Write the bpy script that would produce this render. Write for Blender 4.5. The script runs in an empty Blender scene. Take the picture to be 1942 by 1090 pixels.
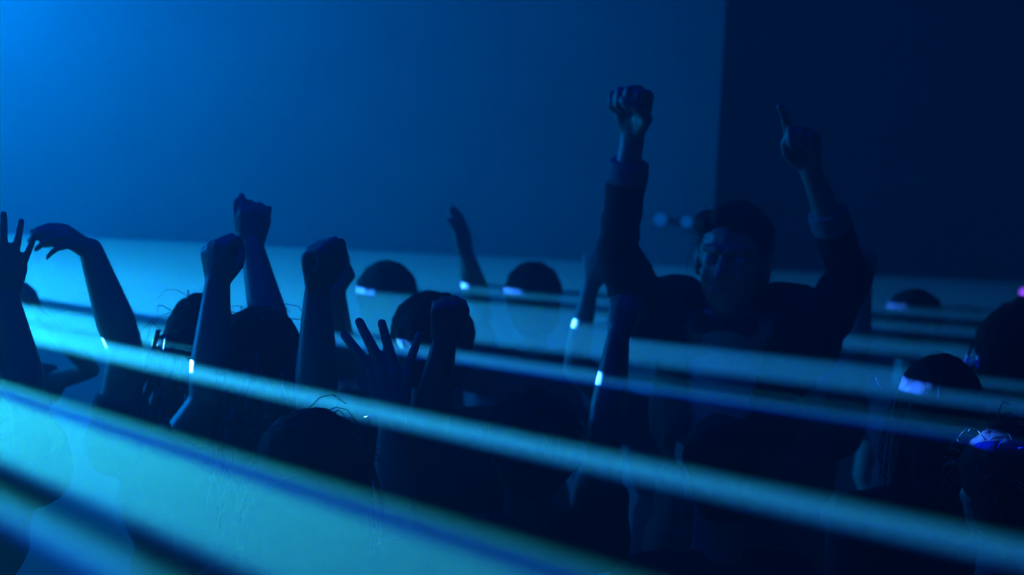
import bpy, math, random
from mathutils import Vector as V, Matrix
random.seed(7)
S = bpy.context.scene
COL = S.collection

# ------------------------------------------------------------------ camera
F = 3776.0; CX, CY = 971.0, 545.0
ZC, ZS = 2.014, 1.52                       # lens height, height of the laser sheet
PITCH = math.atan(338.5 / F); ROLL = math.atan(.05)
CAM = V((0, 0, ZC))
cam = bpy.data.cameras.new('camera'); camo = bpy.data.objects.new('camera', cam); COL.objects.link(camo)
cam.sensor_width = 36; cam.lens = 36 * F / 1942
camo.matrix_world = (Matrix.Translation(CAM) @ Matrix.Rotation(math.pi / 2 - PITCH, 4, 'X')
                     @ Matrix.Rotation(ROLL, 4, 'Z'))
cam.clip_start = .02
cam.dof.use_dof = True; cam.dof.focus_distance = 3.35; cam.dof.aperture_fstop = 3.4
S.camera = camo

def at(px, py, Y):
    """world point that lies at depth Y on the sight line of a pixel"""
    u, v = px - CX, -(py - CY); c, s = math.cos(ROLL), math.sin(ROLL)
    a, b = u * c - v * s, u * s + v * c
    cp, sp = math.cos(PITCH), math.sin(PITCH)
    r = V((a, F * cp + b * sp, -F * sp + b * cp))
    return CAM + r * (Y / r.y)

# ------------------------------------------------------------------ exposure, haze, lights
S.view_settings.view_transform = 'Standard'; S.view_settings.look = 'None'
S.view_settings.exposure = 0; S.view_settings.gamma = 1; S.view_settings.use_curve_mapping = False
S.cycles.sample_clamp_indirect = 1.5
S.cycles.max_bounces = 4; S.cycles.diffuse_bounces = 2; S.cycles.volume_bounces = 0
S.cycles.transparent_max_bounces = 16

W = bpy.data.worlds.new('club_air'); S.world = W; W.use_nodes = True
nt = W.node_tree; nt.nodes.clear()
wo = nt.nodes.new('ShaderNodeOutputWorld')
bg = nt.nodes.new('ShaderNodeBackground'); bg.inputs['Color'].default_value = (0, .004, .03, 1); bg.inputs['Strength'].default_value = .0
hz = nt.nodes.new('ShaderNodeVolumeScatter'); hz.inputs['Density'].default_value = .095
hz.inputs['Color'].default_value = (.9, .9, .9, 1); hz.inputs['Anisotropy'].default_value = .6
nt.links.new(bg.outputs[0], wo.inputs['Surface']); nt.links.new(hz.outputs[0], wo.inputs['Volume'])

def node(nt, t, **kw):
    n = nt.nodes.new(t)
    for k, v in kw.items(): setattr(n, k, v)
    return n

LASER = V((-3.586, 6.505, ZS))
HALF = .0028                                # half opening of the sheet, as sine of the elevation
def math_node(nt, op, a, b=None, c=None, clamp=False):
    n = node(nt, 'ShaderNodeMath', operation=op, use_clamp=clamp)
    for i, x in enumerate((a, b, c)):
        if x is None: continue
        if isinstance(x, (int, float)): n.inputs[i].default_value = x
        else: nt.links.new(x, n.inputs[i])
    return n.outputs[0]

def laser(name, loc, colour, strength, stops, shift=0.0):
    """a scanner: a flat fan of light, its brightness and some shadow gaps drawn over the angle of the scan"""
    L = bpy.data.lights.new(name, 'POINT'); o = bpy.data.objects.new(name, L); COL.objects.link(o)
    o.location = loc; L.shadow_soft_size = 0; L.energy = 200; L.color = (1, 1, 1)
    L.use_nodes = True; nt = L.node_tree; nt.nodes.clear()
    out = node(nt, 'ShaderNodeOutputLight'); em = node(nt, 'ShaderNodeEmission')
    tc = node(nt, 'ShaderNodeTexCoord'); sp = node(nt, 'ShaderNodeSeparateXYZ')
    nt.links.new(tc.outputs['Normal'], sp.inputs[0])
    az = math_node(nt, 'ARCTAN2', math_node(nt, 'MULTIPLY', sp.outputs[1], SGN), math_node(nt, 'MULTIPLY', sp.outputs[0], SGN))
    deg = math_node(nt, 'MULTIPLY', az, 180 / math.pi)
    deg = math_node(nt, 'ADD', deg, shift)
    # two ramps, so that the narrow stripes near the lens stay sharp
    def ramp(lo, hi):
        pos = math_node(nt, 'MULTIPLY_ADD', deg, 1 / (hi - lo), -lo / (hi - lo))
        rp = node(nt, 'ShaderNodeValToRGB'); nt.links.new(pos, rp.inputs[0]); el = rp.color_ramp.elements
        st = [(d, v) for d, v in sorted(stops) if lo <= d <= hi]
        while len(el) < len(st): el.new(.5)
        for e, (d, v) in zip(el, st):
            e.position = (d - lo) / (hi - lo); e.color = (v, v, v, 1)
        return rp.outputs[0]
    near = math_node(nt, 'LESS_THAN', deg, -38.6)
    r1 = math_node(nt, 'MULTIPLY', ramp(-56, -38.6), near)
    level = math_node(nt, 'MULTIPLY_ADD', ramp(-38.6, 5), math_node(nt, 'SUBTRACT', 1.0, near), r1)
    ez = math_node(nt, 'ABSOLUTE', sp.outputs[2])
    pr = math_node(nt, 'MULTIPLY_ADD', ez, -1 / HALF, 1.0, clamp=True)
    pr = math_node(nt, 'SMOOTH_MIN', math_node(nt, 'MULTIPLY', pr, 2.0), 1.0, .3)
    pr = math_node(nt, 'MAXIMUM', pr, 0.0)
    inb = math_node(nt, 'LESS_THAN', ez, HALF)
    st_ = math_node(nt, 'MULTIPLY', math_node(nt, 'MULTIPLY', pr, inb), level)
    st_ = math_node(nt, 'MULTIPLY', st_, strength)
    em.inputs['Color'].default_value = (*colour, 1)
    nt.links.new(st_, em.inputs['Strength']); nt.links.new(em.outputs[0], out.inputs[0])
    return o

#        degree, level      (0 = along the back wall, -55 = towards the lens)
CY_STOPS = [(-56, .02), (-54.9, .02), (-54.65, .5), (-54.25, .5), (-54.0, .02), (-53.4, .02), (-53.05, 1.0), (-50.75, 1.0),
            (-50.5, .06), (-50.15, .06), (-49.9, .8), (-49.2, .5), (-48.7, .01), (-45.5, .0), (-45.15, 1.0), (-43.4, 1.0),
            (-42.9, .5), (-42.5, .5), (-42.2, .8), (-38.6, .6), (-20, .28),
            (-8, .17), (0.3, .12), (2.0, .0)]  # dark gaps draw in shadows of unseen people left of the frame
LASER_GAIN = 400.0; SGN = 1.0
laser('laser_light_cyan', LASER, (.05, 1.0, .6), LASER_GAIN, [(d, v * (1.1 if d < -48 else 1.0 if d < -38.6 else .85)) for d, v in CY_STOPS])
laser('laser_light_blue', LASER + V((.0, .045, 0)), (.0, .02, 1.0), LASER_GAIN * 2.0, [(d, (.9 if -50.6 < d < -50.1 else v * 1.6 if -54.8 < d < -54.1 else v) * (.6 if d < -48 else .95 if d < -40 else 1.2)) for d, v in CY_STOPS], shift=.42)

def area(name, loc, target, size, colour, power, sy=None):
    L = bpy.data.lights.new(name, 'AREA'); o = bpy.data.objects.new(name, L); COL.objects.link(o)
    L.size = size; L.energy = power; L.color = colour
    if sy: L.shape = 'RECTANGLE'; L.size_y = sy
    o.location = loc; o.rotation_euler = (V(target) - V(loc)).to_track_quat('-Z', 'Y').to_euler()
    return o
area('wall_wash_light', (-3.2, 6.45, 2.75), (-1.3, 7.25, 2.3), .6, (.0, .25, .95), 80).data.spread = math.radians(110)
area('stage_rim_light', (-4.3, 6.0, 2.2), (0, 4.0, 1.6), .8, (.0, .24, 1.0), 115)
area('ambient_fill_light', (-1.5, 3.5, 3.95), (-1.5, 3.5, 0), 3.0, (.0, .012, 1.0), 28)  # added fill for the deep blue ambient, not a lamp of the room

# ------------------------------------------------------------------ materials
def mat(name, c1, c2=None, rough=.7, scale=30, bump=0.0, spec=.3, detail=4):
    m = bpy.data.materials.new(name); m.use_nodes = True; nt = m.node_tree
    b = nt.nodes['Principled BSDF']; b.inputs['Roughness'].default_value = rough
    b.inputs['Specular IOR Level'].default_value = spec
    tc = node(nt, 'ShaderNodeTexCoord'); nz = node(nt, 'ShaderNodeTexNoise')
    nz.inputs['Scale'].default_value = scale; nz.inputs['Detail'].default_value = detail
    nt.links.new(tc.outputs['Object'], nz.inputs['Vector'])
    r = node(nt, 'ShaderNodeValToRGB'); c2 = c2 or tuple(x * .75 for x in c1)
    r.color_ramp.elements[0].position = .35; r.color_ramp.elements[1].position = .65
    r.color_ramp.elements[0].color = (*c1, 1); r.color_ramp.elements[1].color = (*c2, 1)
    nt.links.new(nz.outputs['Fac'], r.inputs[0]); nt.links.new(r.outputs[0], b.inputs['Base Color'])
    if bump:
        bp = node(nt, 'ShaderNodeBump'); bp.inputs['Strength'].default_value = bump; bp.inputs['Distance'].default_value = .01
        nt.links.new(nz.outputs['Fac'], bp.inputs['Height']); nt.links.new(bp.outputs[0], b.inputs['Normal'])
    return m
SKIN = mat('skin', (.50, .33, .25), (.44, .28, .21), .42, 18, .05, .5)
SKIN_DARK = mat('skin_deep', (.26, .16, .11), (.21, .13, .09), .42, 18, .05, .5)
EYE = mat('eye_white', (.7, .68, .65), None, .2, 10)
HAIR = mat('dark_hair', (.022, .016, .014), (.04, .03, .024), .75, 60, .3, .12)
STRAND = mat('loose_strands', (.16, .12, .09), (.10, .075, .055), .35, 60, 0, .6)  # hair colour lightened and made shinier so loose strands glint in the sheet
BLACK = mat('black_cloth', (.018, .018, .022), (.012, .012, .015), .85, 120, .2)
NAVY = mat('navy_cloth', (.03, .035, .06), (.02, .025, .045), .85, 120, .2)
GREY = mat('grey_cloth', (.10, .10, .11), (.075, .075, .085), .85, 120, .2)
CUFF = mat('cuff_cloth', (.28, .28, .28), (.22, .22, .22), .85, 90, .2)
PALE = mat('pale_cloth', (.45, .45, .44), (.38, .38, .38), .85, 90, .2)
DENIM = mat('denim', (.04, .05, .09), (.03, .038, .07), .85, 140, .25)
SHOE = mat('shoe_leather', (.02, .02, .02), None, .5, 40)
WALL = mat('wall_paint', (.34, .34, .35), (.31, .31, .32), .9, 3, .05)
FLOOR = mat('dark_floor', (.05, .05, .055), (.035, .035, .04), .5, 6, .05)
METAL = mat('black_metal', (.02, .02, .022), None, .45, 40)
def glow(name, col, s):
    m = bpy.data.materials.new(name); m.use_nodes = True; b = m.node_tree.nodes['Principled BSDF']
    b.inputs['Base Color'].default_value = (.05, .05, .05, 1)
    b.inputs['Specular IOR Level'].default_value = 0; b.inputs['Emission Color'].default_value = (*col, 1); b.inputs['Emission Strength'].default_value = s
    return m
BLUE_LENS = glow('blue_lens', (.0, .10, .5), .8)
VIOLET_LENS = glow('violet_lens', (.25, .05, 1), 2.5)
HAZE = bpy.data.materials.new('laser_haze'); HAZE.use_nodes = True
nt = HAZE.node_tree; nt.nodes.clear()
o_ = node(nt, 'ShaderNodeOutputMaterial'); vs = node(nt, 'ShaderNodeVolumeScatter')
vs.inputs['Density'].default_value = .22; vs.inputs['Anisotropy'].default_value = .3
vs.inputs['Color'].default_value = (.02, 1, .22, 1)
nt.links.new(vs.outputs[0], o_.inputs['Volume'])

# ------------------------------------------------------------------ helpers
def link(name, verts, faces, material, parent=None, smooth=True):
    me = bpy.data.meshes.new(name); me.from_pydata(verts, [], faces); me.update()
    if material: me.materials.append(material)
    if smooth: me.polygons.foreach_set('use_smooth', [True] * len(me.polygons))
    o = bpy.data.objects.new(name, me); COL.objects.link(o)
    if parent: o.parent = parent; o.matrix_parent_inverse = Matrix.Translation(-parent.location)
    return o
def box(x0, x1, y0, y1, z0, z1):
    v = [(x, y, z) for z in (z0, z1) for y in (y0, y1) for x in (x0, x1)]
    return v, [(0, 2, 3, 1), (4, 5, 7, 6), (0, 1, 5, 4), (2, 6, 7, 3), (0, 4, 6, 2), (1, 3, 7, 5)]
def structure(name, b, m):
    o = link(name, *box(*b), m, smooth=False); o['kind'] = 'structure'; return o

# ------------------------------------------------------------------ the room
structure('floor', (-4.7, 4.3, -2.3, 8.5, -.1, 0), FLOOR)
structure('ceiling', (-4.7, 4.3, -2.3, 8.5, 4.1, 4.2), METAL)
structure('wall_back', (-4.7, .72, 7.25, 7.4, 0, 4.1), WALL)
structure('wall_recess', (.62, 4.3, 7.75, 7.9, 0, 4.1), WALL)
structure('wall_return', (.62, .72, 7.4, 7.75, 0, 4.1), WALL)
structure('wall_left', (-4.7, -4.55, -2.3, 7.25, 0, 4.1), WALL)
structure('wall_right', (4.15, 4.3, -2.3, 7.75, 0, 4.1), WALL)
structure('wall_front', (-4.55, 4.15, -2.3, -2.15, 0, 4.1), WALL)

# ------------------------------------------------------------------ blobs: closed shells that are fused into one skin
class Blob:
    def __init__(s): s.v = []; s.f = []
    def capsule(s, p0, r0, p1, r1, flat=False, squash=None, n=12):
        p0, p1 = V(p0), V(p1); d = p1 - p0
        if d.length < 1e-5: d = V((0, 0, 1e-4)); p1 = p0 + d
        z = d.normalized(); x = z.orthogonal().normalized()
        if squash is not None:                       # squash = (axis, factor): flatter across that axis
            ax = V(squash[0]); ax = ax - z * ax.dot(z)
            if ax.length > 1e-4: x = ax.normalized()
        y = z.cross(x); k = squash[1] if squash else 1.0
        rings = []
        caps = (0,) if flat else (-75, -50, -25, 0)
        for a in caps: rings.append((p0 + z * r0 * math.sin(math.radians(a)), r0 * math.cos(math.radians(a))))
        for a in reversed(caps): rings.append((p1 - z * r1 * math.sin(math.radians(a)), r1 * math.cos(math.radians(a))))
        b = len(s.v)
        for c, r in rings:
            for i in range(n):
                t = 2 * math.pi * i / n; s.v.append(c + x * (r * k * math.cos(t)) + y * (r * math.sin(t)))
        for j in range(len(rings) - 1):
            for i in range(n):
                a = b + j * n + i; a2 = b + j * n + (i + 1) % n
                s.f.append((a, a2, a2 + n, a + n))
        s.f.append(tuple(b + i for i in reversed(range(n))))
        s.f.append(tuple(b + (len(rings) - 1) * n + i for i in range(n)))
    def ell(s, c, ax, n=16, m=10):
        """ax = three half-axis vectors"""
        c = V(c); b = len(s.v); a0, a1, a2 = (V(a) for a in ax)
        if a0.cross(a1).dot(a2) < 0: a0 = -a0
        for j in range(1, m):
            ph = math.pi * j / m - math.pi / 2
            for i in range(n):
                t = 2 * math.pi * i / n
                s.v.append(c + a0 * (math.cos(ph) * math.cos(t)) + a1 * (math.cos(ph) * math.sin(t)) + a2 * math.sin(ph))
        for j in range(m - 2):
            for i in range(n):
                a = b + j * n + i; a2_ = b + j * n + (i + 1) % n
                s.f.append((a, a2_, a2_ + n, a + n))
        bot = len(s.v); s.v.append(c - a2); top = len(s.v); s.v.append(c + a2)
        for i in range(n):
            s.f.append((b + (i + 1) % n, b + i, bot))
            e = b + (m - 2) * n; s.f.append((e + i, e + (i + 1) % n, top))
    def tube(s, pts, r, n=4):
        for k in range(len(pts) - 1):
            f0 = 1 - k / len(pts) * .6; f1 = 1 - (k + 1) / len(pts) * .6
            s.capsule(pts[k], r * f0, pts[k + 1], r * f1, flat=True, n=n)
    def add(s, o):
        b = len(s.v); s.v += o.v; s.f += [tuple(i + b for i in f) for f in o.f]

def fuse(blob, voxel, smooth=4, factor=.5, adapt=0.0, noise=0, ns=.03, ratio=1.0):
    """voxel-fuse the shells of a blob into one closed surface; returns (verts, faces)"""
    me = bpy.data.meshes.new('work'); me.from_pydata(blob.v, [], blob.f); me.update()
    o = bpy.data.objects.new('work', me); COL.objects.link(o)
    r = o.modifiers.new('r', 'REMESH'); r.mode = 'VOXEL'; r.voxel_size = voxel; r.adaptivity = adapt
    if smooth:
        s = o.modifiers.new('s', 'SMOOTH'); s.factor = factor; s.iterations = smooth
    if noise:
        t = bpy.data.textures.get('lumps%g' % ns) or bpy.data.textures.new('lumps%g' % ns, 'CLOUDS'); t.noise_scale = ns
        d = o.modifiers.new('d', 'DISPLACE'); d.texture = t; d.strength = noise; d.texture_coords = 'GLOBAL'
    if ratio < 1:
        q = o.modifiers.new('q', 'DECIMATE'); q.ratio = ratio
    dg = bpy.context.evaluated_depsgraph_get(); ev = o.evaluated_get(dg); em = ev.to_mesh()
    v = [x.co.copy() for x in em.vertices]; f = [tuple(p.vertices) for p in em.polygons]
    ev.to_mesh_clear(); bpy.data.objects.remove(o); bpy.data.meshes.remove(me)
    return v, f

# ------------------------------------------------------------------ people
def hand(B, wrist, d, back, side, pose, k=1.0):
    """palm, four jointed fingers of unequal length, thumb off the side of the palm"""
    z = V(d).normalized(); y = V(back); y = (y - z * y.dot(z)).normalized()
    x = (y.cross(z) if side == 'R' else z.cross(y)).normalized()       # towards the thumb
    def P(a, b, c): return wrist + (x * a + y * b + z * c) * k
    kn = {'i': (.030, .0, .086), 'm': (.010, .003, .090), 'r': (-.011, .001, .085), 'p': (-.030, -.003, .076)}
    ln = {'i': (.042, .026, .020), 'm': (.046, .029, .021), 'r': (.042, .027, .020), 'p': (.033, .021, .018)}
    B.capsule(P(0, 0, -.02), .026 * k, P(0, 0, .025), .027 * k, squash=(y, .72))
    for q in kn:
        kx, ky, kz = kn[q]
        B.capsule(P(kx * .55, ky, .02), .016 * k, P(kx, ky, kz - .006), .0125 * k)
    B.ell(P(.022, -.010, .035), (x * .016 * k, y * .014 * k, z * .03 * k))
    B.ell(P(-.022, -.008, .04), (x * .013 * k, y * .012 * k, z * .032 * k))
    curl = pose.get('curl', {}); spread = pose.get('spread', {})
    for q in kn:
        c = curl.get(q, curl.get('all', (12, 14, 10))); sp = math.radians(spread.get(q, {'i': 7, 'm': 1, 'r': -5, 'p': -12}[q]))
        p = P(*kn[q]); ang = 0; r = {'i': .0094, 'm': .0096, 'r': .0092, 'p': .0082}[q] * k
        for j in range(3):
            ang += math.radians(c[j])
            dv = (z * math.cos(ang) - y * math.sin(ang)) * math.cos(sp) + x * math.sin(sp) * math.cos(ang)
            dv.normalize(); p2 = p + dv * ln[q][j] * k
            B.capsule(p, r * 1.1, p2, r * 1.03); p = p2; r *= .93
    th = pose.get('thumb', 'out')
    T = {'out': [(.018, -.004, .012), (.047, -.012, .045), (.068, -.016, .070), (.080, -.018, .094)],
         'up': [(.018, -.004, .012), (.038, -.014, .050), (.046, -.018, .082), (.048, -.018, .108)],
         'fist': [(.018, -.006, .012), (.043, -.024, .045), (.034, -.042, .070), (.006, -.050, .078)],
         'tuck': [(.018, -.006, .012), (.036, -.022, .046), (.030, -.036, .074), (.014, -.040, .095)],
         'drop': [(.018, -.006, .012), (.034, -.032, .044), (.036, -.058, .066), (.034, -.076, .082)]}[th]
    rr = (.0135, .0115, .0105, .0088)
    for j in range(3): B.capsule(P(*T[j]), rr[j] * k, P(*T[j + 1]), rr[j + 1] * k)

FIST = dict(curl={'all': (78, 92, 62)}, thumb='fist', spread={'i': 1, 'm': 0, 'r': -1, 'p': -3})
OPEN = dict(curl={'all': (8, 10, 8)}, thumb='out')
RELAX = dict(curl={'i': (22, 30, 20), 'm': (30, 36, 22), 'r': (36, 40, 25), 'p': (40, 40, 25)}, thumb='up')
POINT = dict(curl={'i': (22, 14, 8), 'm': (72, 88, 60), 'r': (78, 92, 62), 'p': (80, 92, 62)}, thumb='tuck', spread={'i': -9, 'm': 0, 'r': -2, 'p': -4})
GRAB = dict(curl={'i': (28, 46, 30), 'm': (60, 75, 50), 'r': (52, 70, 45), 'p': (36, 46, 30)}, thumb='up')

def ik(s, w, a, b, hint):
    d = w - s; L = d.length
    if L > (a + b) * .995:
        g = L / ((a + b) * .995); a *= g; b *= g
        if g > 1.12: print('REACH', round(g, 2))
    x = max(-1, min(1, (a * a + L * L - b * b) / (2 * a * L)))
    z = d.normalized(); h = V(hint); h = (h - z * h.dot(z)).normalized()
    return s + z * (a * x) + h * (a * math.sqrt(1 - x * x))

GROUP = None
def person(label, head, top=None, height=None, face=(-.35, 1), arms=None, hair='short', hair_m=None, skin=None,
           shirt=None, legs=None, sleeve=.55, slim=1.0, fine=.0055, jacket=False, strands=0, tilt=(0, 0), hairw=1.0, turn=None, shrug=.03):
    """head = (pixel x, depth): where the crown is; top = pixel row of the crown"""
    arms = arms or {}; lift = shrug if arms else 0.0; hair_m = hair_m or HAIR; skin = skin or SKIN; shirt = shirt or BLACK; legs = legs or DENIM
    c = at(head[0], top if top is not None else 600, head[1])
    H = height or (c.z - .012)
    base = V((c.x, c.y, 0)); k = H / 1.75
    f = V((face[0], face[1], 0)).normalized(); u = V((0, 0, 1)); r = f.cross(u)
    E = bpy.data.objects.new('person', None); COL.objects.link(E); E.location = base; E.empty_display_size = .2
    E['label'] = label; E['category'] = 'person'; E['group'] = 'dancing crowd in the haze'
    def P(x, y, z): return base + (r * (x * slim) + f * y + u * z) * k
    def R(x): return x * k
    B = Blob(); C = Blob(); T = Blob()
    # trunk and legs
    B.ell(P(0, .0, .98), (r * R(.135) * slim, f * R(.095), u * R(.13)))
    B.ell(P(0, .0, 1.14), (r * R(.115) * slim, f * R(.08), u * R(.14)))
    B.ell(P(0, .0, 1.31), (r * R(.145) * slim, f * R(.10), u * R(.17)))
    B.capsule(P(-.13, -.01, 1.415 + lift * .7), R(.048), P(.13, -.01, 1.415 + lift * .7), R(.048))
    for s in (-1, 1):
        B.capsule(P(s * .085, 0, .93), R(.078), P(s * .09, .01, .50), R(.05))
        B.capsule(P(s * .09, .0, .50), R(.05), P(s * .095, -.015, .10), R(.034))
        B.capsule(P(s * .095, -.02, .06), R(.032), P(s * .105, .12, .03), R(.026))
    # head
    fh = V((turn[0], turn[1], 0)).normalized() if turn else f
    rh = fh.cross(u); uh = (u + r * tilt[0] + f * tilt[1]).normalized()
    hc = P(0, .015, 1.635) + (r * tilt[0] + f * tilt[1]) * R(.15)
    def Q(x, y, z): return hc + (rh * x + fh * y + uh * z) * k
    B.capsule(P(0, -.012, 1.40), R(.058), Q(0, -.02, -.07), R(.052))
    B.ell(Q(0, -.014, .020), (rh * R(.073), fh * R(.094), uh * R(.093)))
    B.ell(Q(0, .026, -.035), (rh * R(.059), fh * R(.063), uh * R(.083)))
    B.ell(Q(0, .050, -.096), (rh * R(.030), fh * R(.030), uh * R(.022)))
    B.capsule(Q(0, .084, .004), R(.008), Q(0, .106, -.032), R(.013))
    for s in (-1, 1):
        B.ell(Q(s * .074, -.006, -.012), (rh * R(.009), fh * R(.019), uh * R(.032)))
        B.capsule(Q(s * .012, .088, .020), R(.009), Q(s * .042, .074, .022), R(.009))
        B.ell(Q(s * .034, .062, -.030), (rh * R(.02), fh * R(.02), uh * R(.02)))
    B.capsule(Q(-.020, .080, -.064), R(.007), Q(.020, .080, -.064), R(.007))
    B.capsule(Q(-.016, .078, -.074), R(.008), Q(.016, .078, -.074), R(.008))
    # clothes
    C.ell(P(0, .0, 1.10), (r * R(.142) * slim, f * R(.105), u * R(.20)))
    C.ell(P(0, .0, 1.31), (r * R(.165) * slim, f * R(.118), u * R(.165)))
    C.capsule(P(-.135, -.012, 1.415 + lift * .8), R(.058), P(.135, -.012, 1.415 + lift * .8), R(.058))
    if lift: C.ell(P(0, -.005, 1.36), (r * R(.15), f * R(.10), u * R(.12)))
    C.capsule(P(0, 0, 1.06), R(.155) * slim, P(0, 0, .92), R(.162) * slim, flat=True, squash=(f, .72), n=20)
    T.ell(P(0, -.005, .97), (r * R(.148) * slim, f * R(.105), u * R(.12)))
    for s in (-1, 1):
        T.capsule(P(s * .085, 0, .95), R(.09), P(s * .09, .01, .50), R(.066), flat=True)
        T.capsule(P(s * .09, .01, .505), R(.066), P(s * .095, -.01, .085), R(.056), flat=True)
    cuffs = []
    for side in ('L', 'R'):
        s = -1 if side == 'L' else 1; A = arms.get(side)
        up = A is not None
        sh = P(s * .175, -.01, 1.40 + lift if up else 1.395)
        if A:
            w = at(*A['w']); tip = at(*A['tip'])
            el = at(*A['e']) if 'e' in A else ik(sh, w, R(.30), R(.262), A.get('hint', r * s * .6 - u * .5 + f * .3))
            bk = A.get('back', (0, -1, 0)); pose = A.get('pose', FIST); hd = tip - w
            hk = A.get('k', 1.0) * k
        else:
            el = P(s * .225, -.03, 1.12); w = P(s * .20, .09, .90); hd = P(s * .18, .14, .74) - w; bk = r * s; pose = RELAX; hk = k
        if A and 'e' in A and (w - el).length < R(.23): el = w + (el - w).normalized() * R(.23)
        ul = (el - sh).length; fl = (w - el).length
        if A: print(label[:40], side, 'upper %.2f fore %.2f' % (ul, fl), 'H %.2f' % H)
        m = A.get('thick', 1.0) if A else 1.0
        B.capsule(sh, R(.052) * m, sh.lerp(el, .5), R(.047) * m); B.capsule(sh.lerp(el, .5), R(.047) * m, el, R(.038) * m)
        B.capsule(el, R(.038) * m, el.lerp(w, .3), R(.043) * m); B.capsule(el.lerp(w, .3), R(.043) * m, w, R(.0265) * m)
        hand(B, w, hd, bk, side, pose, hk)
        # sleeve: 0..1 covers the upper arm, 1..2 the forearm
        sl = A.get('sleeve', sleeve) if A else sleeve
        q = .80 if jacket else 1.0
        e0 = sh.lerp(el, min(sl, 1.0)); C.capsule(sh, R(.066), e0, R(.060) * q, flat=sl <= 1.0)
        C.ell(sh, (r * R(.068), f * R(.068), u * R(.068 + lift * .3)))
        if sl > 1:
            C.ell(el, (r * R(.056) * q, f * R(.056) * q, u * R(.056) * q))
            e1 = el.lerp(w, sl - 1); C.capsule(el, R(.056) * q, e1, R(.048) * q, flat=True)
            if jacket: cuffs.append((e1, (w - el).normalized()))
    if jacket:
        for s in (-1, 1):
            C.ell(P(s * .118, -.01, 1.462 + lift * .8), (r * R(.085), f * R(.072), u * R(.062)))
    link('body', *fuse(B, fine, 2, .4, ratio=.25), skin, E)
    if not jacket:
        link('shirt', *fuse(C, .012, 4, .5, noise=.012, ns=.06, ratio=.6), shirt, E)
    else:
        J = Blob(); n0 = len(J.v)
        J.add(C)
        link('jacket', *open_front(fuse(J, .010, 3, .5, noise=.016, ns=.05, ratio=.7), base, r, f, k), shirt, E)
        D = Blob()
        D.ell(P(0, .004, 1.10), (r * R(.130), f * R(.100), u * R(.20)))
        D.ell(P(0, .004, 1.30), (r * R(.145), f * R(.112), u * R(.165)))
        D.capsule(P(0, 0, 1.42), R(.068), P(0, .0, 1.485 + lift * .5), R(.062), flat=True)
        link('pale_shirt', *fuse(D, .010, 3, .5, ratio=.6), PALE, E)['label'] = 'pale shirt showing in the open jacket'
        bt = Blob()
        for s in (-1, 1):
            bt.capsule(P(0, .100, 1.452 + lift * .6), R(.010), P(s * .048, .092, 1.450 + lift * .6), R(.024), squash=(f, .45))
        bt.ell(P(0, .106, 1.452 + lift * .6), (r * R(.014), f * R(.012), u * R(.015)))
        link('bow_tie', *fuse(bt, .005, 2, .5), BLACK, E)['label'] = 'dark bow tie under the chin'
        for p, d in cuffs:
            cf = Blob(); cf.capsule(p - d * R(.020), R(.0435), p + d * R(.026), R(.040), flat=True, n=20)
            link('cuff', *fuse(cf, .006, 2, .4, noise=.004, ns=.03, ratio=.6), CUFF, E)['label'] = 'pale turned-back cuff'
        for s in (-1, 1):
            ey = Blob(); ey.ell(Q(s * .032, .074, -.002), (rh * R(.0125), fh * R(.0125), uh * R(.0125)))
            link('eye', ey.v, ey.f, EYE, E)
    link('trousers', *fuse(T, .016, 3, .5, ratio=.6), legs, E)
    for s in (-1, 1):
        Z = Blob(); Z.capsule(P(s * .095, -.035, .05), R(.046), P(s * .105, .13, .042), R(.040), squash=(u, .8))
        Z.capsule(P(s * .095, -.02, .06), R(.046), P(s * .095, -.02, .11), R(.046), flat=True)
        v_, f_ = fuse(Z, .010, 3, .5, ratio=.5)
        v_ = [V((a.x, a.y, max(a.z, 0.002))) for a in v_]
        link('shoe', v_, f_, SHOE, E)
    # hair
    Hh = Blob(); g = hairw
    if hair != 'bald':
        Hh.ell(Q(0, -.024, .028), (rh * R(.086) * g, fh * R(.098) * g, uh * R(.094)))
        Hh.ell(Q(0, -.05, -.03), (rh * R(.078) * g, fh * R(.062) * g, uh * R(.08)))
        if hair == 'quiff':
            for i in range(9):
                a = (i - 4) / 4; Hh.ell(Q(a * .062, .032 - abs(a) * .03 + .010 * (i % 2), .076 - abs(a) * .02 + .007 * (i % 3)), (rh * R(.026), fh * R(.042), uh * R(.026)))
        if hair in ('long', 'locks'):
            Hh.capsule(Q(0, -.055, -.02), R(.088) * g, Q(0, -.085, -.22), R(.075) * g, squash=(fh, .6))
            for s in (-1, 1): Hh.capsule(Q(s * .066, -.01, .0), R(.03) * g, Q(s * .085, -.02, -.2), R(.022) * g)
        if hair == 'bun': Hh.ell(Q(0, -.10, .075), (rh * R(.05), fh * R(.045), uh * R(.045)))
        if hair == 'curly':
            for i in range(46):
                a = random.uniform(0, 2 * math.pi); h = random.uniform(-.5, 1)
                q = math.sqrt(max(0, 1 - h * h)) if h > 0 else 1
                p = Q(math.cos(a) * .086 * q * g, -.026 + math.sin(a) * .098 * q * g, .02 + h * .095)
                if (p - hc).dot(fh) > .065 * k and h < .4: continue
                e = random.uniform(.020, .032) * k; Hh.ell(p, (rh * e, fh * e, uh * e), 8, 6)
    if Hh.v:
        ho = link('hair', *fuse(Hh, .008, 3, .5, noise=.012, ns=.022, ratio=.6), hair_m, E)
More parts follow.
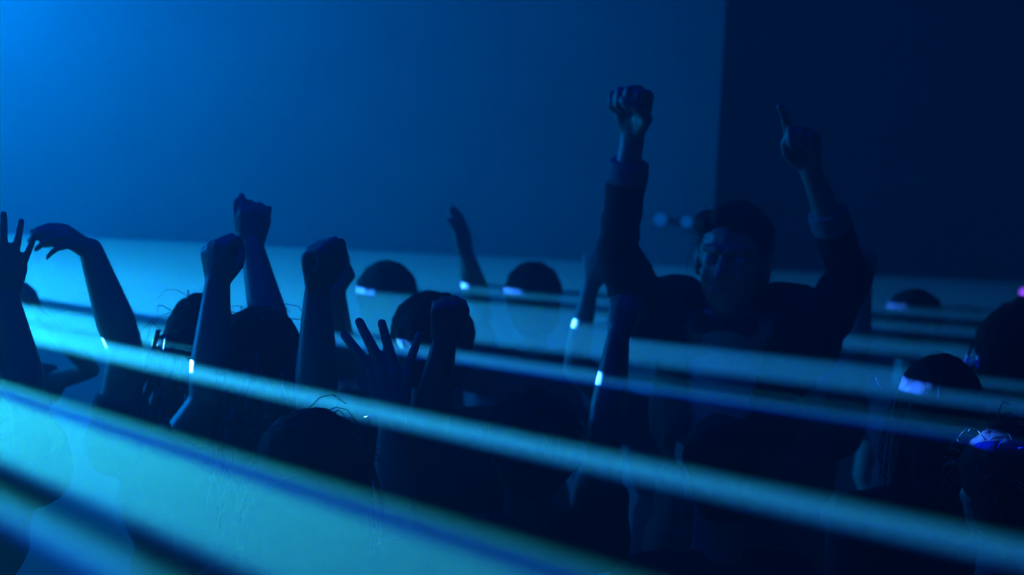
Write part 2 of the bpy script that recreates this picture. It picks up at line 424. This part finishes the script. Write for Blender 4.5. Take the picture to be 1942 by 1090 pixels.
    if strands or hair in ('locks', 'long'):
        st = Blob()
        for i in range(strands):
            a = random.uniform(0, 2 * math.pi); h = random.uniform(-.2, 1); q = math.sqrt(max(0, 1 - h * h))
            d = rh * math.cos(a) * q + fh * math.sin(a) * q + uh * h
            p = Q(math.cos(a) * .084 * q * g, -.024 + math.sin(a) * .096 * q * g, .03 + h * .09)
            tg = d.orthogonal().normalized(); tg = (tg * random.uniform(-1, 1) + d.cross(tg) * random.uniform(-1, 1)).normalized()
            L = random.uniform(.03, .085); pts = [p + d * L * .45 * math.sin(t * math.pi * .62) + tg * L * t - u * .03 * t * t for t in (0, .33, .66, 1)]
            st.tube(pts, .0011)
        if hair == 'long':
            for i in range(22):
                s_ = -1 if i % 2 else 1; y = random.uniform(-.05, .03); L = random.uniform(.10, .24); ph = random.uniform(0, 6)
                p = Q(s_ * .088 * g, y, random.uniform(-.03, .03))
                st.tube([p + rh * s_ * (.022 * math.sin(t * 2.6)) - u * L * t + fh * .010 * math.sin(ph + 4 * t) for t in [j / 6 for j in range(7)]], .0022, 5)
        if hair == 'locks':
            for i in range(26):
                a = random.uniform(math.pi * .95, math.pi * 2.05); x, y = math.cos(a), math.sin(a)
                p = Q(x * .086 * g, -.03 + y * .095 * g, random.uniform(-.02, .05)); L = random.uniform(.14, .3); ph = random.uniform(0, 6)
                out = (rh * x + fh * y)
                pts = [p + out * (.012 + .03 * math.sin(t * 2.4) * g) - u * L * t + rh * .012 * math.sin(ph + t * 7) for t in [j / 7 for j in range(8)]]
                st.tube(pts, random.uniform(.005, .008), 6)
        so = link('loose_hair', st.v, st.f, STRAND, E); so['kind'] = 'stuff'
    return E

def open_front(vf, base, r, f, k):
    """cut the placket out of a jacket front so that it hangs open"""
    v, fc = vf; keep = []
    for q in fc:
        c = sum((v[i] for i in q), V()) / len(q) - base
        x, y, z = c.dot(r) / k, c.dot(f) / k, c.z / k
        w = .030 + max(0, (z - 1.15)) * .17
        if y > .03 and abs(x) < w and z < 1.60: continue
        keep.append(q)
    used = sorted({i for q in keep for i in q}); ix = {a: b for b, a in enumerate(used)}
    return [v[i] for i in used], [tuple(ix[i] for i in q) for q in keep]

SPLAY = dict(curl={'i': (6, 8, 6), 'm': (4, 6, 4), 'r': (4, 6, 4), 'p': (2, 6, 4)}, thumb='tuck', spread={'i': 34, 'm': 24, 'r': 13, 'p': -22})
# --- the man who faces the lens
person('tall person facing us, short hair, bow tie, dark open jacket, both arms raised high', (1398, 4.37), 374,
       face=(-.22, -1), turn=(-.36, -1), hair='quiff', hair_m=HAIR, hairw=.94, strands=30, shrug=.085, shirt=BLACK, jacket=True, fine=.0045, legs=BLACK,
       arms={'R': dict(e=(1172, 478, 4.22), w=(1199, 256, 4.15), tip=(1205, 150, 4.12), pose=FIST, back=(.5, .85, 0), sleeve=1.68, k=1.02, thick=.82),
             'L': dict(e=(1615, 525, 4.25), w=(1537, 318, 4.15), tip=(1512, 215, 4.12), pose=POINT, back=(.45, .9, 0), sleeve=1.52, k=.92, thick=.82)})
# --- the crowd, from the left
person('person at the left edge, one spread hand raised, the rest cut off', (-85, 3.6), 575, fine=.0042, hair='short', shirt=NAVY, skin=SKIN,
       arms={'R': dict(w=(12, 568, 3.55), e=(46, 725, 3.52), tip=(20, 428, 3.55), pose=dict(curl={'all': (3, 5, 4)}, thumb='up', spread={'i': 14, 'm': 4, 'r': -7, 'p': -18}), back=(.2, -1, 0), k=.9)})
person('far person past the left edge, only fingers and a wrist showing', (-110, 4.75), 520, hair='short', shirt=GREY,
       arms={'R': dict(w=(72, 590, 4.55), tip=(42, 520, 4.55), pose=RELAX, back=(1, -.2, 0), k=.75, thick=.62)})
person('person with long thick locks, left hand drooping from a raised bent wrist', (382, 3.95), 548, hair='locks', hairw=.92, strands=26, shirt=GREY, skin=SKIN,
       arms={'L': dict(w=(172, 474, 3.90), e=(240, 668, 3.87), tip=(112, 436, 3.84), pose=dict(curl={'i': (34, 26, 16), 'm': (38, 28, 18), 'r': (42, 30, 18), 'p': (50, 32, 20)}, thumb='drop', spread={'i': 2, 'm': 0, 'r': -2, 'p': -4}), back=(.6, -.3, .75), k=.84),
             'R': dict(w=(478, 468, 3.98), e=(518, 640, 3.91), tip=(486, 388, 4.0), pose=GRAB, back=(.25, -1, 0), k=.9)})
person('person with curly hair between two raised fists, back turned', (492, 3.70), 574, hair='locks', hairw=1.08, strands=40, shirt=BLACK, skin=SKIN,
       arms={'L': dict(w=(412, 542, 3.63), e=(398, 715, 3.60), tip=(408, 455, 3.63), pose=FIST, back=(-.5, -.8, 0), k=.95),
             'R': dict(w=(602, 556, 3.5), e=(600, 740, 3.48), tip=(596, 458, 3.5), pose=FIST, back=(-.8, .5, 0), k=1.0)})
person('nearest person, smooth dark crown under the laser sheet, one splayed hand up', (595, 3.05), 766, fine=.0038, hair='long', hairw=1.16, strands=34, shirt=BLACK,
       arms={'R': dict(w=(744, 792, 3.38), hint=(.1, -.6, -1), tip=(732, 622, 3.42), pose=SPLAY, back=(-.1, -1, 0), k=1.12)})
person('far broad domed head third row, cut by the sheet, bright glint at left', (735, 5.25), 488, hair='short', hairw=1.05, shirt=GREY)
person('dark round head in mid crowd behind a splayed hand and a fist', (822, 4.15), 545, hair='short', hairw=1.12, shirt=BLACK,
       arms={'L': dict(w=(634, 555, 4.2), e=(648, 735, 4.28), tip=(632, 480, 4.22), pose=FIST, back=(0, -1, 0), k=.9)})
person('far head beside a thin raised arm, double glint at its left', (1012, 5.45), 490, hair='short', hairw=1.02, shirt=NAVY,
       arms={'L': dict(w=(886, 490, 5.42), hint=(.1, 1, -.1), tip=(872, 420, 5.42), pose=dict(curl={'all': (10, 14, 10)}, thumb='up', spread={'i': 0, 'm': 0, 'r': 0, 'p': -2}), back=(.8, -.5, 0), k=.9)})
person('person with sparkling flyaway hair, both fists raised', (1010, 3.64), 737, hair='curly', strands=90, shirt=BLACK, skin=SKIN_DARK,
       arms={'L': dict(w=(842, 655, 3.42), e=(816, 790, 3.42), tip=(860, 560, 3.42), pose=FIST, back=(.2, -1, 0), k=.95),
             'R': dict(w=(1172, 640, 3.74), e=(1150, 800, 3.69), tip=(1194, 540, 3.76), pose=FIST, back=(-.6, -.8, 0), k=1.0)})
person('person hidden behind the tall bow-tied person, a leaning forearm raised at his elbow', (1310, 4.98), 572, hair='short', shirt=NAVY,
       arms={'L': dict(w=(1120, 540, 4.66), e=(1098, 650, 4.66), tip=(1142, 450, 4.66), pose=FIST, back=(-.4, -.9, 0), k=1.0, thick=.8)})
person('person behind the tall bow-tied person at right, forearm raised under his elbow', (1500, 4.82), 590, hair='short', shirt=GREY,
       arms={'R': dict(w=(1636, 540, 4.8), e=(1624, 650, 4.78), tip=(1640, 470, 4.8), pose=FIST, back=(.2, -1, 0))})
person('short dark-haired person below the sheet, in front of the tall bow-tied person', (1372, 3.55), 778, hair='short', shirt=BLACK, hairw=.98)
person('person with a smooth black bob, lit strands hanging at left', (1785, 3.85), 665, hair='long', hairw=1.02, strands=10, shirt=BLACK)
person('far low dome of dark hair near the right edge, white glint', (1742, 5.57), 543, face=(1, .3), hair='short', shirt=NAVY)
person('farthest person at right, only the crown above the sheet', (1828, 6.05), 570, hair='short', shirt=GREY)
person('big dark head leaning in at the right edge', (1938, 4.3), 572, hair='long', hairw=1.2, shirt=BLACK)
person('far person behind the big head, lit fringe at its left', (1932, 5.45), 568, face=(-1, .3), hair='curly', shirt=NAVY)
person('person in the bottom right corner, lit hair tips on the sheet', (1922, 3.22), 794, hair='short', strands=80, shirt=BLACK, hairw=1.1)

# ------------------------------------------------------------------ lamps on the far walls
def wall_lamp(px, py, wall_y, lens, rad, label):
    p = at(px, py, wall_y - .16)
    E = bpy.data.objects.new('wall_lamp', None); COL.objects.link(E); E.location = (p.x, wall_y, p.z)
    E['label'] = label; E['category'] = 'lamp'
    b = Blob(); b.capsule(p + V((0, .10, 0)), rad * .8, p, rad * 1.15, flat=True, n=20); link('lamp_body', b.v, b.f, METAL, E, False)
    b = Blob(); b.capsule(p + V((0, .12, -.0)), .012, V((p.x, wall_y, p.z)), .012, flat=True); link('bracket', b.v, b.f, METAL, E, False)
    b = Blob(); b.capsule(p + V((0, .004, 0)), rad, p - V((0, .008, 0)), rad * .9, flat=True, n=20); link('lens', b.v, b.f, lens, E, False)
    return E
wall_lamp(1252, 416, 7.25, BLUE_LENS, .026, 'left one of two small dim blue lamps on the back wall')
wall_lamp(1302, 421, 7.25, BLUE_LENS, .022, 'right one of two small dim blue lamps, nearest the facing person')
wall_lamp(1941, 554, 7.75, VIOLET_LENS, .016, 'tiny violet lamp on the dark wall at right')

# ------------------------------------------------------------------ the sheet of lit haze
def sheet():
    vs_, fs_ = [], []; rad = [.2, 1.0, 2.0, 3.0, 4.0, 5.0, 6.0, 6.9]; N = 40
    for sgn in (-1, 1):
        for r_ in rad:
            for i in range(N + 1):
                t = math.radians(3.0 - 60.5 * i / N)
                vs_.append((LASER.x + r_ * math.cos(t), LASER.y + r_ * math.sin(t), ZS + sgn * r_ * HALF * 1.03))
    M = N + 1; K = len(rad); o = K * M
    for j in range(K - 1):
        for i in range(N):
            a = j * M + i
            fs_.append((a, a + M, a + M + 1, a + 1)); fs_.append((o + a, o + a + 1, o + a + M + 1, o + a + M))
    for i in range(N):
        fs_.append((i, i + 1, o + i + 1, o + i)); e = (K - 1) * M + i; fs_.append((e + 1, e, o + e, o + e + 1))
    for j in range(K - 1):
        a = j * M; fs_.append((a + M, a, o + a, o + a + M)); b = j * M + N; fs_.append((b, b + M, o + b + M, o + b))
    s = link('laser_sheet', vs_, fs_, HAZE, smooth=False)
    s['label'] = 'flat fan of cyan laser light hanging in the haze over the crowd'; s['category'] = 'laser light'; s['kind'] = 'stuff'
sheet()
